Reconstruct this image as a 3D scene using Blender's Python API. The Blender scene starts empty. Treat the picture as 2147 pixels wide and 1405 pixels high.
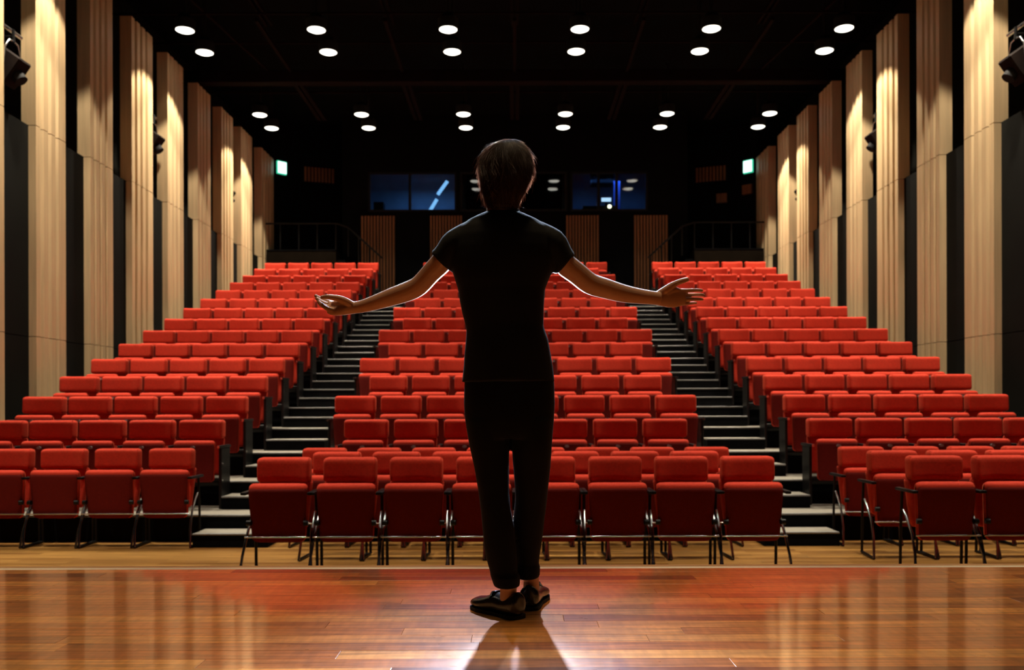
import bpy, bmesh, math, random
from mathutils import Vector, Matrix, noise
random.seed(7)
PI = math.pi
SC = bpy.context.scene
COL = SC.collection
# ------------------------------------------------------------ camera, world, exposure
F = 1850.0; CZ = 1.37; VX, VY = 1081.0, 847.0; ROLL = 0.0028; STAGE = 0.60
cd = bpy.data.cameras.new('camera'); cam = bpy.data.objects.new('camera', cd); COL.objects.link(cam)
cd.sensor_width = 36.0; cd.lens = F*36.0/2147.0
cd.shift_x = -(VX-1073.5)/2147.0; cd.shift_y = (VY-702.5)/2147.0
cd.clip_start = 0.05; cd.clip_end = 200
cam.matrix_world = Matrix.Translation((0, 0, CZ)) @ Matrix.Rotation(ROLL, 4, 'Y') @ Matrix.Rotation(PI/2, 4, 'X')
cd.dof.use_dof = True; cd.dof.focus_distance = 3.2; cd.dof.aperture_fstop = 3.8
SC.camera = cam
w = bpy.data.worlds.new('world'); SC.world = w; w.use_nodes = True
w.node_tree.nodes['Background'].inputs[0].default_value = (0.02, 0.02, 0.03, 1)
w.node_tree.nodes['Background'].inputs[1].default_value = 0.15
SC.view_settings.view_transform = 'Standard'; SC.view_settings.look = 'None'
SC.view_settings.gamma = 1; SC.view_settings.use_curve_mapping = False
SC.view_settings.exposure = 0.0
SC.cycles.use_denoising = True
SC.cycles.max_bounces = 7; SC.cycles.diffuse_bounces = 1; SC.cycles.glossy_bounces = 4
SC.cycles.transmission_bounces = 4; SC.cycles.transparent_max_bounces = 8
SC.cycles.caustics_reflective = False; SC.cycles.caustics_refractive = False
SC.cycles.sample_clamp_indirect = 6.0

LAMP_W = 390.0        # wide spill of each auditorium downlight
BEAM_W = 480.0       # its narrow main beam
def spot(name, loc, target, energy, color, size, blend=0.15, radius=0.05, parent=None):
    l = bpy.data.lights.new(name, 'SPOT'); l.energy = energy; l.color = color
    l.spot_size = math.radians(size); l.spot_blend = blend; l.shadow_soft_size = radius
    o = bpy.data.objects.new(name, l); COL.objects.link(o)
    d = Vector(target)-Vector(loc)
    o.rotation_euler = d.to_track_quat('-Z', 'Y').to_euler(); o.location = loc
    if parent: o.parent = parent
    return o
# cool follow light hung in front of and above the performer (outside the frame)
spot('unseen_front_spot', (-0.15, 10.2, 7.0), (0.03, 2.50, STAGE), 5200, (0.60, 0.70, 1.0), 13, 1.0, 0.09)
for _x in (-2.2, 2.1): spot('unseen_front_spot', (_x, 10.2, 7.2), (-0.03, 3.2, 2.0), 3400, (0.66, 0.82, 1.0), 12, 0.5, 0.09)  # pair added only to rim the shirt sides, shoulders and hair
# warm stage wash hung straight over the stage edge (outside the frame)
for _x in (-3.2, -1.6, 0.0, 1.6, 3.2):
    spot('stage_wash', (_x, 3.4, 7.6), (_x, 3.3, STAGE), 540, (1.0, 0.74, 0.42), 30, 0.6, 0.25)
# low back light standing in the hall behind the performer
spot('unseen_back_spot', (-0.02, 4.75, CZ+0.22), (-0.02, 3.2, CZ+0.62), 650, (0.85, 0.88, 1.0), 88, 0.35, 0.03)
spot('unseen_back_spot', (-0.04, 4.3, CZ+0.93), (-0.03, 3.2, CZ+0.90), 430, (1.0, 0.93, 0.95), 34, 0.5, 0.03)  # extra spot added behind the head to brighten the hair rim
# booth work lights
def area(name, loc, rot, energy, color, sx, sy):
    l = bpy.data.lights.new(name, 'AREA'); l.energy = energy; l.color = color; l.shape = 'RECTANGLE'; l.size = sx; l.size_y = sy
    o = bpy.data.objects.new(name, l); COL.objects.link(o); o.location = loc; o.rotation_euler = rot
    return o
area('booth_light_left', (-2.4, 24.0, CZ+6.1), (0, 0, 0), 9, (0.12, 0.38, 1.0), 1.2, 0.5)
area('booth_light_right', (2.5, 24.0, CZ+6.1), (0, 0, 0), 9, (0.10, 0.32, 1.0), 1.2, 0.5)

# ------------------------------------------------------------ helpers
def P(x, y, D):
    dx, dy = x-VX, VY-y
    return Vector(((dx+dy*ROLL)/F*D, D, (dy-dx*ROLL)/F*D+CZ))

def mat(name, base, rough=0.6, metal=0.0, spec=0.5, emit=None, es=0.0, sheen=0.0, coat=0.0):
    m = bpy.data.materials.new(name); m.use_nodes = True
    b = m.node_tree.nodes['Principled BSDF']
    b.inputs['Base Color'].default_value = (*base, 1); b.inputs['Roughness'].default_value = rough
    b.inputs['Metallic'].default_value = metal; b.inputs['Specular IOR Level'].default_value = spec
    b.inputs['Sheen Weight'].default_value = sheen; b.inputs['Coat Weight'].default_value = coat
    if emit: b.inputs['Emission Color'].default_value = (*emit, 1); b.inputs['Emission Strength'].default_value = es
    return m
def N(m, t, **kw):
    n = m.node_tree.nodes.new(t)
    for k, v in kw.items(): setattr(n, k, v)
    return n
def L(m, a, b): m.node_tree.links.new(a, b)
def bsdf(m): return m.node_tree.nodes['Principled BSDF']
def noise_mul(m, base, scale=(1,1,1), nscale=5, amt=0.3, bump=0.0, bdist=0.002, detail=4, coord='Object'):
    tc = N(m, 'ShaderNodeTexCoord'); mp = N(m, 'ShaderNodeMapping'); mp.inputs['Scale'].default_value = scale
    if coord == 'World':
        g = N(m, 'ShaderNodeNewGeometry'); L(m, g.outputs['Position'], mp.inputs['Vector'])
    else: L(m, tc.outputs[coord], mp.inputs['Vector'])
    nz = N(m, 'ShaderNodeTexNoise'); nz.inputs['Scale'].default_value = nscale; nz.inputs['Detail'].default_value = detail
    L(m, mp.outputs[0], nz.inputs['Vector'])
    r = N(m, 'ShaderNodeValToRGB')
    lo = [c*(1-amt) for c in base]; hi = [min(1, c*(1+amt)) for c in base]
    r.color_ramp.elements[0].position = .3; r.color_ramp.elements[1].position = .7
    r.color_ramp.elements[0].color = (*lo, 1); r.color_ramp.elements[1].color = (*hi, 1)
    L(m, nz.outputs['Fac'], r.inputs[0]); L(m, r.outputs[0], bsdf(m).inputs['Base Color'])
    if bump:
        bp = N(m, 'ShaderNodeBump'); bp.inputs['Strength'].default_value = bump; bp.inputs['Distance'].default_value = bdist
        L(m, nz.outputs['Fac'], bp.inputs['Height']); L(m, bp.outputs[0], bsdf(m).inputs['Normal'])
    return m

M = {}
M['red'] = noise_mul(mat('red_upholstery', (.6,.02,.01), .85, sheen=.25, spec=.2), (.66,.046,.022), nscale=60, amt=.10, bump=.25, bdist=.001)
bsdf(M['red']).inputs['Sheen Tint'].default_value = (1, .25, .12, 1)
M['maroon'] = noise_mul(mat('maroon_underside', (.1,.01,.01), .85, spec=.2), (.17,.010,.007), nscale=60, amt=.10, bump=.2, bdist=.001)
M['black'] = noise_mul(mat('black_steel', (.012,.012,.012), .42, spec=.25), (.006,.006,.007), nscale=30, amt=.2)
M['blackmatte'] = noise_mul(mat('matte_black', (.008,.008,.008), .8, spec=.2), (.008,.008,.009), nscale=8, amt=.25)
M['chrome'] = noise_mul(mat('polished_steel', (.7,.7,.72), .22, metal=1), (.7,.7,.72), nscale=40, amt=.06)
M['plate'] = mat('grey_plate', (.35,.36,.38), .4, metal=.6)
M['panel'] = noise_mul(mat('pale_birch', (.7,.5,.3), .5, spec=.35), (.68,.49,.28), scale=(9,9,.5), nscale=2.2, amt=.10, bump=.1, coord='World')
M['slat'] = noise_mul(mat('brown_slat', (.2,.1,.05), .5), (.22,.085,.03), scale=(6,6,.5), nscale=3, amt=.2, coord='World')
M['wallfab'] = noise_mul(mat('charcoal_wall', (.02,.02,.018), .85, spec=.12), (.0058,.0058,.0046), nscale=1.5, amt=.25, coord='World')
M['ceil'] = noise_mul(mat('black_ceiling', (.008,.008,.008), .9, spec=.05), (.003,.003,.003), nscale=2, amt=.3)
M['beam'] = noise_mul(mat('rust_brown_beam', (.09,.035,.02), .8, spec=.08), (.006,.002,.0015), nscale=4, amt=.3)
M['back'] = noise_mul(mat('back_wall_black', (.01,.01,.012), .9, spec=.05), (.004,.004,.005), nscale=2, amt=.2)
M['deck'] = noise_mul(mat('tread_carpet', (.3,.27,.22), .9, spec=.15), (.36,.33,.28), nscale=150, amt=.25, bump=.3, coord='World')
M['riser'] = noise_mul(mat('riser_black', (.01,.01,.012), .9, spec=.05), (.005,.005,.006), nscale=10, amt=.2)
M['nosing'] = noise_mul(mat('ribbed_alloy_nosing', (.5,.5,.5), .4, metal=.3), (.24,.24,.24), nscale=40, amt=.1)
M['edge'] = noise_mul(mat('cream_edge_strip', (.85,.78,.68), .25), (.9,.82,.72), scale=(.5,4,4), nscale=5, amt=.05)
M['lamp'] = mat('lamp_glow', (1,.95,.85), .5, emit=(1.0,.93,.78), es=4.5)
M['skin'] = noise_mul(mat('skin', (.5,.27,.17), .48, spec=.4), (.38,.185,.108), nscale=25, amt=.07, bump=.08)
bsdf(M['skin']).inputs['Subsurface Weight'].default_value = .12
bsdf(M['skin']).inputs['Subsurface Radius'].default_value = (.012,.004,.002)
M['shirt'] = noise_mul(mat('black_cotton', (.006,.006,.008), .8, sheen=.02, spec=.2), (.0022,.0022,.003), nscale=120, amt=.2, bump=.2)
M['pants'] = noise_mul(mat('black_twill', (.004,.004,.006), .8, sheen=.02, spec=.12), (.0015,.0015,.003), nscale=150, amt=.2, bump=.2)
M['leather'] = noise_mul(mat('black_leather', (.01,.009,.008), .22, spec=.6), (.010,.009,.008), nscale=90, amt=.2, bump=.1)
M['eye'] = mat('eye_white', (.7,.68,.64), .2)
M['iris'] = mat('dark_iris', (.03,.015,.01), .15)
M['boothwall'] = noise_mul(mat('booth_plaster', (.4,.42,.45), .8), (.4,.42,.45), nscale=3, amt=.1)
M['exit'] = mat('exit_glow', (.8,1,.95), .4, emit=(.62,1.0,.86), es=2.2)
M['exitgreen'] = mat('exit_green', (.05,.6,.35), .4, emit=(.05,.75,.42), es=.8)
M['tube'] = mat('cool_tube', (.6,.9,1), .4, emit=(.25,.6,1), es=1.0)
M['screen'] = mat('screen_glow', (.6,.8,1), .4, emit=(.5,.75,1), es=1.2)
M['bulb'] = mat('desk_bulb', (1,.95,.6), .4, emit=(1,.95,.55), es=4)
M['grey'] = noise_mul(mat('grey_cloth', (.12,.12,.12), .7), (.13,.13,.12), nscale=5, amt=.2)
M['orangey'] = noise_mul(mat('lamp_housing', (.02,.012,.01), .8, spec=.15), (.010,.005,.004), nscale=8, amt=.2)

m = bpy.data.materials.new('hair'); m.use_nodes = True; M['hair'] = m
b = bsdf(m); b.inputs['Roughness'].default_value = .5; b.inputs['Specular IOR Level'].default_value = .6; b.inputs['Base Color'].default_value = (.035,.016,.010,1)
tr = N(m, 'ShaderNodeBsdfTranslucent'); tr.inputs[0].default_value = (.34,.17,.11,1)
mx = N(m, 'ShaderNodeMixShader'); mx.inputs[0].default_value = .3
out = m.node_tree.nodes['Material Output']
L(m, b.outputs[0], mx.inputs[1]); L(m, tr.outputs[0], mx.inputs[2]); L(m, mx.outputs[0], out.inputs['Surface'])
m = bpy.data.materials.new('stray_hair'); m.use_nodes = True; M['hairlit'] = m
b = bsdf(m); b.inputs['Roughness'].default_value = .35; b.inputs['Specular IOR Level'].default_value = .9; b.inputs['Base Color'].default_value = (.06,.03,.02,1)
tr = N(m, 'ShaderNodeBsdfTranslucent'); tr.inputs[0].default_value = (.85,.58,.45,1)  # same hair, translucent colour brightened to imitate the rim-light halo
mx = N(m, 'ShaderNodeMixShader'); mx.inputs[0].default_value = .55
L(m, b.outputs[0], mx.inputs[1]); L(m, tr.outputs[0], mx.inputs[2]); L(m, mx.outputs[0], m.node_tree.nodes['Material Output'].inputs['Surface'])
M['hairbase'] = mat('hair_base', (.012,.007,.005), .6)

m = bpy.data.materials.new('window_glass'); m.use_nodes = True; M['glass'] = m
nt = m.node_tree; nt.nodes.remove(bsdf(m)); out = nt.nodes['Material Output']
a = N(m, 'ShaderNodeBsdfTransparent'); a.inputs[0].default_value = (.9,.95,1,1)
g = N(m, 'ShaderNodeBsdfGlossy'); g.inputs['Roughness'].default_value = .03; g.inputs[0].default_value = (1,1,1,1)
fr = N(m, 'ShaderNodeFresnel'); fr.inputs[0].default_value = 1.5
mx = N(m, 'ShaderNodeMixShader'); L(m, fr.outputs[0], mx.inputs[0]); L(m, a.outputs[0], mx.inputs[1]); L(m, g.outputs[0], mx.inputs[2]); L(m, mx.outputs[0], out.inputs['Surface'])

def plank_mat():
    m = mat('stage_hardwood', (.4,.2,.08), .3, spec=.5, coat=1.0)
    bsdf(m).inputs['Coat Roughness'].default_value = .07
    geo = N(m, 'ShaderNodeNewGeometry'); oi = N(m, 'ShaderNodeObjectInfo')
    add = N(m, 'ShaderNodeVectorMath', operation='ADD'); sc = N(m, 'ShaderNodeVectorMath', operation='SCALE')
    cx = N(m, 'ShaderNodeCombineXYZ')
    L(m, oi.outputs['Random'], cx.inputs[0]); L(m, oi.outputs['Random'], cx.inputs[1]); L(m, oi.outputs['Random'], cx.inputs[2])
    L(m, cx.outputs[0], sc.inputs[0]); sc.inputs['Scale'].default_value = 57.0
    L(m, geo.outputs['Position'], add.inputs[0]); L(m, sc.outputs[0], add.inputs[1])
    mp = N(m, 'ShaderNodeMapping'); mp.inputs['Scale'].default_value = (1.6, 34, 34); L(m, add.outputs[0], mp.inputs['Vector'])
    n1 = N(m, 'ShaderNodeTexNoise'); n1.inputs['Scale'].default_value = 1.6; n1.inputs['Detail'].default_value = 7; n1.inputs['Distortion'].default_value = .6
    L(m, mp.outputs[0], n1.inputs['Vector'])
    ramp = N(m, 'ShaderNodeValToRGB'); cr = ramp.color_ramp
    cols = [(0,(.20,.078,.035)),(.12,(.30,.125,.048)),(.3,(.42,.185,.066)),(.5,(.50,.225,.078)),(.66,(.43,.175,.06)),(.8,(.58,.30,.115)),(1,(.66,.36,.145))]
    cr.elements[0].color = (*cols[0][1],1); cr.elements[1].color = (*cols[-1][1],1)
    for p, c in cols[1:-1]:
        e = cr.elements.new(p); e.color = (*c, 1)
    for e in cr.elements: e.color = (min(.9, e.color[0]*1.4), e.color[1]*1.08, e.color[2]*.68, 1)
    L(m, oi.outputs['Random'], ramp.inputs[0])
    gr = N(m, 'ShaderNodeMapRange'); gr.inputs['From Min'].default_value = .3; gr.inputs['From Max'].default_value = .7; gr.inputs['To Min'].default_value = .55; gr.inputs['To Max'].default_value = 1.3
    L(m, n1.outputs['Fac'], gr.inputs['Value'])
    # tiger figure on broad scale
    mp2 = N(m, 'ShaderNodeMapping'); mp2.inputs['Scale'].default_value = (30, 5, 5); mp2.inputs['Rotation'].default_value = (0,0,.5); L(m, add.outputs[0], mp2.inputs['Vector'])
    n2 = N(m, 'ShaderNodeTexNoise'); n2.inputs['Scale'].default_value = 1.2; n2.inputs['Detail'].default_value = 3; L(m, mp2.outputs[0], n2.inputs['Vector'])
    g2 = N(m, 'ShaderNodeMapRange'); g2.inputs['From Min'].default_value = .35; g2.inputs['From Max'].default_value = .65; g2.inputs['To Min'].default_value = .86; g2.inputs['To Max'].default_value = 1.10
    L(m, n2.outputs['Fac'], g2.inputs['Value'])
    mu = N(m, 'ShaderNodeMath', operation='MULTIPLY'); L(m, gr.outputs[0], mu.inputs[0]); L(m, g2.outputs[0], mu.inputs[1])
    vm = N(m, 'ShaderNodeVectorMath', operation='SCALE'); L(m, ramp.outputs[0], vm.inputs[0]); L(m, mu.outputs[0], vm.inputs['Scale'])
    L(m, vm.outputs[0], bsdf(m).inputs['Base Color'])
    # fine scratches + lacquer ripple
    mp3 = N(m, 'ShaderNodeMapping'); mp3.inputs['Scale'].default_value = (3, 12, 12); L(m, geo.outputs['Position'], mp3.inputs['Vector'])
    n3 = N(m, 'ShaderNodeTexNoise'); n3.inputs['Scale'].default_value = 6; n3.inputs['Detail'].default_value = 5; L(m, mp3.outputs[0], n3.inputs['Vector'])
    bp = N(m, 'ShaderNodeBump'); bp.inputs['Strength'].default_value = .10; bp.inputs['Distance'].default_value = .0012
    L(m, n3.outputs['Fac'], bp.inputs['Height']); L(m, bp.outputs[0], bsdf(m).inputs['Normal'])
    rr = N(m, 'ShaderNodeMapRange'); rr.inputs['To Min'].default_value = .24; rr.inputs['To Max'].default_value = .36
    L(m, n3.outputs['Fac'], rr.inputs['Value']); L(m, rr.outputs[0], bsdf(m).inputs['Roughness'])
    return m
M['plank'] = plank_mat()
def hall_mat():
    m = mat('hall_floor_wood', (.4,.25,.1), .32)
    geo = N(m, 'ShaderNodeNewGeometry'); br = N(m, 'ShaderNodeTexBrick')
    br.inputs['Scale'].default_value = 1; br.inputs['Brick Width'].default_value = 1.3; br.inputs['Row Height'].default_value = .09
    br.inputs['Mortar Size'].default_value = .0015; br.inputs['Color1'].default_value = (.24,.10,.02,1); br.inputs['Color2'].default_value = (.52,.265,.07,1)
    br.inputs['Mortar'].default_value = (.06,.03,.012,1); br.offset = .37
    L(m, geo.outputs['Position'], br.inputs['Vector'])
    mp = N(m, 'ShaderNodeMapping'); mp.inputs['Scale'].default_value = (1.2, 26, 1); L(m, geo.outputs['Position'], mp.inputs['Vector'])
    n1 = N(m, 'ShaderNodeTexNoise'); n1.inputs['Scale'].default_value = 1.5; n1.inputs['Detail'].default_value = 5; L(m, mp.outputs[0], n1.inputs['Vector'])
    gr = N(m, 'ShaderNodeMapRange'); gr.inputs['From Min'].default_value = .3; gr.inputs['From Max'].default_value = .7; gr.inputs['To Min'].default_value = .6; gr.inputs['To Max'].default_value = 1.25
    L(m, n1.outputs['Fac'], gr.inputs['Value'])
    vm = N(m, 'ShaderNodeVectorMath', operation='SCALE'); L(m, br.outputs['Color'], vm.inputs[0]); L(m, gr.outputs[0], vm.inputs['Scale'])
    L(m, vm.outputs[0], bsdf(m).inputs['Base Color'])
    return m
M['hall'] = hall_mat()

def me_from(bm, name, m, smooth=None):
    me = bpy.data.meshes.new(name); bmesh.ops.recalc_face_normals(bm, faces=bm.faces)
    bm.to_mesh(me); bm.free(); me.materials.append(m)
    if smooth is not None:
        me.polygons.foreach_set('use_smooth', [True]*len(me.polygons))
        if smooth < 3.1: me.set_sharp_from_angle(angle=smooth)
    return me
def link(name, me, parent=None, loc=None):
    o = bpy.data.objects.new(name, me); COL.objects.link(o)
    if parent: o.parent = parent
    if loc: o.location = loc
    return o
def obj(name, bm, m, parent=None, smooth=None, loc=None): return link(name, me_from(bm, name, m, smooth), parent, loc)
def thing(name, label, cat, loc=(0,0,0), rz=0, group=None):
    o = bpy.data.objects.new(name, None); COL.objects.link(o); o.location = loc; o.rotation_euler = (0,0,rz)
    o.empty_display_size = .1; o['label'] = label; o['category'] = cat
    if group: o['group'] = group
    return o
def tag(o, label, cat, group=None):
    o['label'] = label; o['category'] = cat
    if group: o['group'] = group
    return o
def struct(o): o['kind'] = 'structure'; return o
KIDS = {}
def dup(root, loc, label, rz=None, group=None):
    r = root.copy(); COL.objects.link(r); r.location = loc; r['label'] = label
    if rz is not None: r.rotation_euler = (0,0,rz)
    if group: r['group'] = group
    for ch in KIDS[root.name]:
        c = ch.copy(); COL.objects.link(c); c.parent = r
        for g in KIDS.get(ch.name, []):
            d = g.copy(); COL.objects.link(d); d.parent = c
    return r
def remember(root):
    KIDS[root.name] = list(root.children)
    for c in root.children: KIDS[c.name] = list(c.children)
def box(bm, x0, x1, y0, y1, z0, z1, bevel=0.0, seg=1):
    r = bmesh.ops.create_cube(bm, size=1)
    vs = r['verts']
    for v in vs:
        v.co = Vector((x0+(v.co.x+.5)*(x1-x0), y0+(v.co.y+.5)*(y1-y0), z0+(v.co.z+.5)*(z1-z0)))
    if bevel:
        es = list({e for v in vs for e in v.link_edges})
        bmesh.ops.bevel(bm, geom=es, offset=bevel, segments=seg, affect='EDGES', profile=.6)
    return bm
def Bx(*a, **k): return box(bmesh.new(), *a, **k)
def ring_tube(bm, pts, rads, n=10, cap=True, flat=None):
    """tube with varying radius along pts; flat=(ra, rb) multipliers list optional"""
    pts = [Vector(p) for p in pts]; rings = []
    up = Vector((0,1,0)); prev = None
    for i, p in enumerate(pts):
        t = (pts[min(i+1,len(pts)-1)]-pts[max(i-1,0)]).normalized()
        if prev is None:
            a = up if abs(t.dot(up)) < .9 else Vector((0,0,1))
            u = (a - t*a.dot(t)).normalized()
        else: u = (prev - t*prev.dot(t)).normalized()
        prev = u; v = t.cross(u)
        r = rads[i] if not isinstance(rads, (int,float)) else rads
        ru, rv = r if isinstance(r, tuple) else (r, r)
        rings.append([bm.verts.new(p + u*math.cos(2*PI*k/n)*ru + v*math.sin(2*PI*k/n)*rv) for k in range(n)])
    skin_rings(bm, rings, cap); return bm
def skin_rings(bm, rings, cap=True):
    n = len(rings[0])
    for a, b in zip(rings, rings[1:]):
        for k in range(n):
            bm.faces.new((a[k], a[(k+1)%n], b[(k+1)%n], b[k]))
    if cap: bm.faces.new(rings[0][::-1]); bm.faces.new(rings[-1])
def loft(bm, rings, n=32, cap=True, power=1.0):
    """rings: (cx, cy, cz, rx, ry)"""
    rs = []
    for cx, cy, cz, rx, ry in rings:
        r = []
        for k in range(n):
            a = 2*PI*k/n; c, s = math.cos(a), math.sin(a)
            c = math.copysign(abs(c)**power, c); s = math.copysign(abs(s)**power, s)
            r.append(bm.verts.new((cx+rx*c, cy+ry*s, cz)))
        rs.append(r)
    skin_rings(bm, rs, cap); return bm
def ball(bm, c, r, sub=3, sc=(1,1,1), rot=None):
    g = bmesh.ops.create_icosphere(bm, subdivisions=sub, radius=1)
    for v in g['verts']:
        q = Vector((v.co.x*r*sc[0], v.co.y*r*sc[1], v.co.z*r*sc[2]))
        if rot is not None: q = rot @ q
        v.co = q + Vector(c)
def remesh(bm, name, m, voxel, parent, smooth_it=4):
    me = me_from(bm, name+'_src', m); o = link(name, me)
    r = o.modifiers.new('r', 'REMESH'); r.mode = 'VOXEL'; r.voxel_size = voxel; r.use_smooth_shade = True
    s = o.modifiers.new('s', 'SMOOTH'); s.factor = .5; s.iterations = smooth_it
    dg = bpy.context.evaluated_depsgraph_get(); dg.update()
    nm = bpy.data.meshes.new_from_object(o.evaluated_get(dg)); o.modifiers.clear(); o.data = nm
    bpy.data.meshes.remove(me)
    nm.name = name; nm.materials.clear(); nm.materials.append(m)
    nm.polygons.foreach_set('use_smooth', [True]*len(nm.polygons))
    o.parent = parent
    return o
ORD = ['', 'first','second','third','fourth','fifth','sixth','seventh','eighth','ninth','tenth','eleventh','twelfth','thirteenth','fourteenth']

# ------------------------------------------------------------ room shell
WX = 6.30; ROWP = .838; F1 = 8.83; RISE = .2655; NROW = 14
CEIL = 8.75
flr = struct(obj('floor', Bx(-7.2, 7.2, 4.0, 26.5, -.1, 0), M['hall']))
struct(obj('ceiling', Bx(-7.4, 7.4, -2, 26.5, CEIL, CEIL+.1), M['ceil']))
def side_wall(sgn, name):
    bm = bmesh.new()
    x0, x1 = sorted((sgn*WX, sgn*7.3)); box(bm, x0, x1, 4.0, 24.2, 0, CZ+.885)
    box(bm, x0, x1, 4.0, 24.2, CZ+.895, CZ+3.63)
    x0, x1 = sorted((sgn*7.1, sgn*7.3)); box(bm, x0, x1, -2, 24.4, CZ+3.63, CEIL)
    return struct(obj(name, bm, M['wallfab']))
side_wall(-1, 'wall_left'); side_wall(1, 'wall_right')
# stage opening side walls and rear (behind the camera)
struct(obj('wall_front', Bx(-7.3, 7.3, -2.6, -2.5, 0, CEIL), M['blackmatte']))
for s, nm in ((-1,'trim_1'), (1,'trim_2')):
    x0, x1 = sorted((s*6.2, s*7.3)); struct(obj(nm, Bx(x0, x1, -2.5, 4.0, 0, CEIL), M['blackmatte']))

# ------------------------------------------------------------ stage floor of single planks
PW = .0912; SY1 = 4.129
deck = struct(obj('stage_deck', Bx(-6.2, 6.2, -2.5, SY1, 0, STAGE-.021), M['riser']))
pm = bmesh.new(); box(pm, -.5, .5, -PW/2+.0002, PW/2-.0002, -.02, 0)
tope = [e for e in pm.edges if all(v.co.z > -.001 for v in e.verts)]
bmesh.ops.bevel(pm, geom=tope, offset=.0007, segments=1, affect='EDGES')
pme = me_from(pm, 'plank', M['plank'])
nrow = int((SY1-1.85)/PW)
for i in range(nrow):
    yc = SY1-PW*(i+.5); x = -6.2
    while x < 6.1:
        ln = random.choice((.6, .9, 1.2, 1.45, 1.7, 2.0))*random.uniform(.9, 1.1)
        if x+ln > 6.0: ln = 6.2-x
        p = link('plank', pme, deck, (x+ln/2, yc, STAGE+random.uniform(-.0003, .0003))); p.scale = (ln-.0007, 1, 1)
        p.rotation_euler = (random.uniform(-.0015,.0015), random.uniform(-.0004,.0004), 0)
        x += ln
ny = SY1-PW*nrow
for x0, x1, y0, y1 in ((-6.2, 6.2, -2.5, ny-.001),):
    c = obj('plank_field', Bx(x0, x1, y0, y1, STAGE-.02, STAGE), M['plank'], deck); c['kind'] = 'stuff'
e = struct(obj('trim_3', Bx(-6.2, 6.2, SY1, SY1+.034, STAGE-.03, STAGE+.001, bevel=.001), M['edge']))
nose = noise_mul(mat('stage_nosing_wood', (.5,.3,.16), .3), (.55,.33,.17), scale=(1,20,20), nscale=3, amt=.12, coord='World')
struct(obj('trim_4', Bx(-6.2, 6.2, SY1+.034, SY1+.105, STAGE-.06, STAGE-.001, bevel=.012, seg=3), nose, smooth=.6))
struct(obj('trim_5', Bx(-6.2, 6.2, SY1, SY1+.085, 0, STAGE-.06), M['riser']))

# ------------------------------------------------------------ ribbed wood pilasters on the side walls
def rib_profile(sgn, y0, y1, depth, nrib, back):
    """outline (x,y) of the ribbed panel; ribs look into the room"""
    pts = []; pitch = (y1-y0)/nrib; face = 6.20
    for i in range(nrib):
        a = y0+i*pitch
        for t, d in ((0,0),(.56,0),(.68,depth),(.88,depth)):
            if i == nrib-1 and t > .6: continue
            pts.append((sgn*(face+d), a+t*pitch/(1 if i < nrib-1 else .56) if t else a))
    pts[-1] = (sgn*face, y1)
    pts += [(sgn*back, y1), (sgn*back, y0)]
    return pts
def prism(pts, z0, z1):
    bm = bmesh.new(); a = [bm.verts.new((x,y,z0)) for x,y in pts]; b = [bm.verts.new((x,y,z1)) for x,y in pts]
    n = len(pts)
    for k in range(n): bm.faces.new((a[k], a[(k+1)%n], b[(k+1)%n], b[k]))
    bm.faces.new(a[::-1]); bm.faces.new(b); return bm
U = F*6.2
near = [.0007420, .0008680, .000996, .0011236, .0012453, .0013736, .0015038, .001626, .0017422, .0018832]
far  = [.0008080, .0009337, .0010616, .0011862, .0013175, .0014388, .0015674, .001692, .0018149, .0019763]
for sgn, side in ((-1,'left'), (1,'right')):
    for i, (a, b_) in enumerate(zip(near, far)):
        y0, y1 = a*U, b_*U; deep = (.055 if i in (4,7) else .032)
        k = i+1
        t = thing('wall_pilaster', f'pale ribbed wood panel, {ORD[k]} from the stage along the {side} wall', 'wall panel', (sgn*6.2, (y0+y1)/2, 0), 0, f'ribbed wood panels on the {side} wall')
        base = Matrix.Translation((-sgn*6.2, -(y0+y1)/2, 0))
        for nm, z0, z1, bk in (('lower_panel', 0, CZ+.886, WX+.01), ('middle_panel', CZ+.894, CZ+3.62, WX+.01), ('upper_panel', CZ+3.63, CZ+6.30, 6.39)):
            bm = prism(rib_profile(sgn, y0, y1, deep, 4, bk), z0, z1); bm.transform(base)
            obj(nm, bm, M['panel'], t)

# wall spotlights on brackets in the recesses above the charcoal panels
def theatre_light():
    t = thing('wall_spotlight', '', 'spotlight')
    bm = bmesh.new(); R = Matrix.Rotation(math.radians(35), 3, 'Y')
    box(bm, -.13, .13, -.13, .13, -.22, .16, bevel=.02)
    for v in bm.verts: v.co = R @ v.co
    obj('lamp_housing', bm, M['orangey'], t)
    bm = bmesh.new()
    for s in (-1, 1): ring_tube(bm, [(0, s*.16, 0), (.02, s*.16, .2), (.03, s*.1, .3), (.03, 0, .32)], .012, 8)
    obj('yoke', bm, M['chrome'], t, 1)
    bm = bmesh.new(); ring_tube(bm, [(.03, 0, .30), (.03, 0, .46)], .02, 8); obj('clamp', bm, M['black'], t, 1)
    bm = bmesh.new(); ring_tube(bm, [(0, 0, 0), (.13, .0, -.18)], .08, 16)
    obj('lens_tube', bm, M['blackmatte'], t, 1)
    return t
first = theatre_light(); remember(first); firstused = False
def pipe(x, y, z, ln): 
    bm = bmesh.new(); ring_tube(bm, [(x, y-ln/2, z), (x, y+ln/2, z)], .025, 10)
    for s in (-1, 1): ring_tube(bm, [(x, y+s*ln*.4, z), (math.copysign(7.12, x), y+s*ln*.4, z)], .015, 8)
    return bm
spots = [(10.95, 5.95, 4.2+.0, 'nearest the stage'), (15.45, 6.05, 4.62, 'between the fifth and sixth wood panels'), (13.05, 6.6, 4.2, 'between the third and fourth wood panels'), (19.7, 6.15, 4.7, 'far back between two lit wood panels')]
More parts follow.
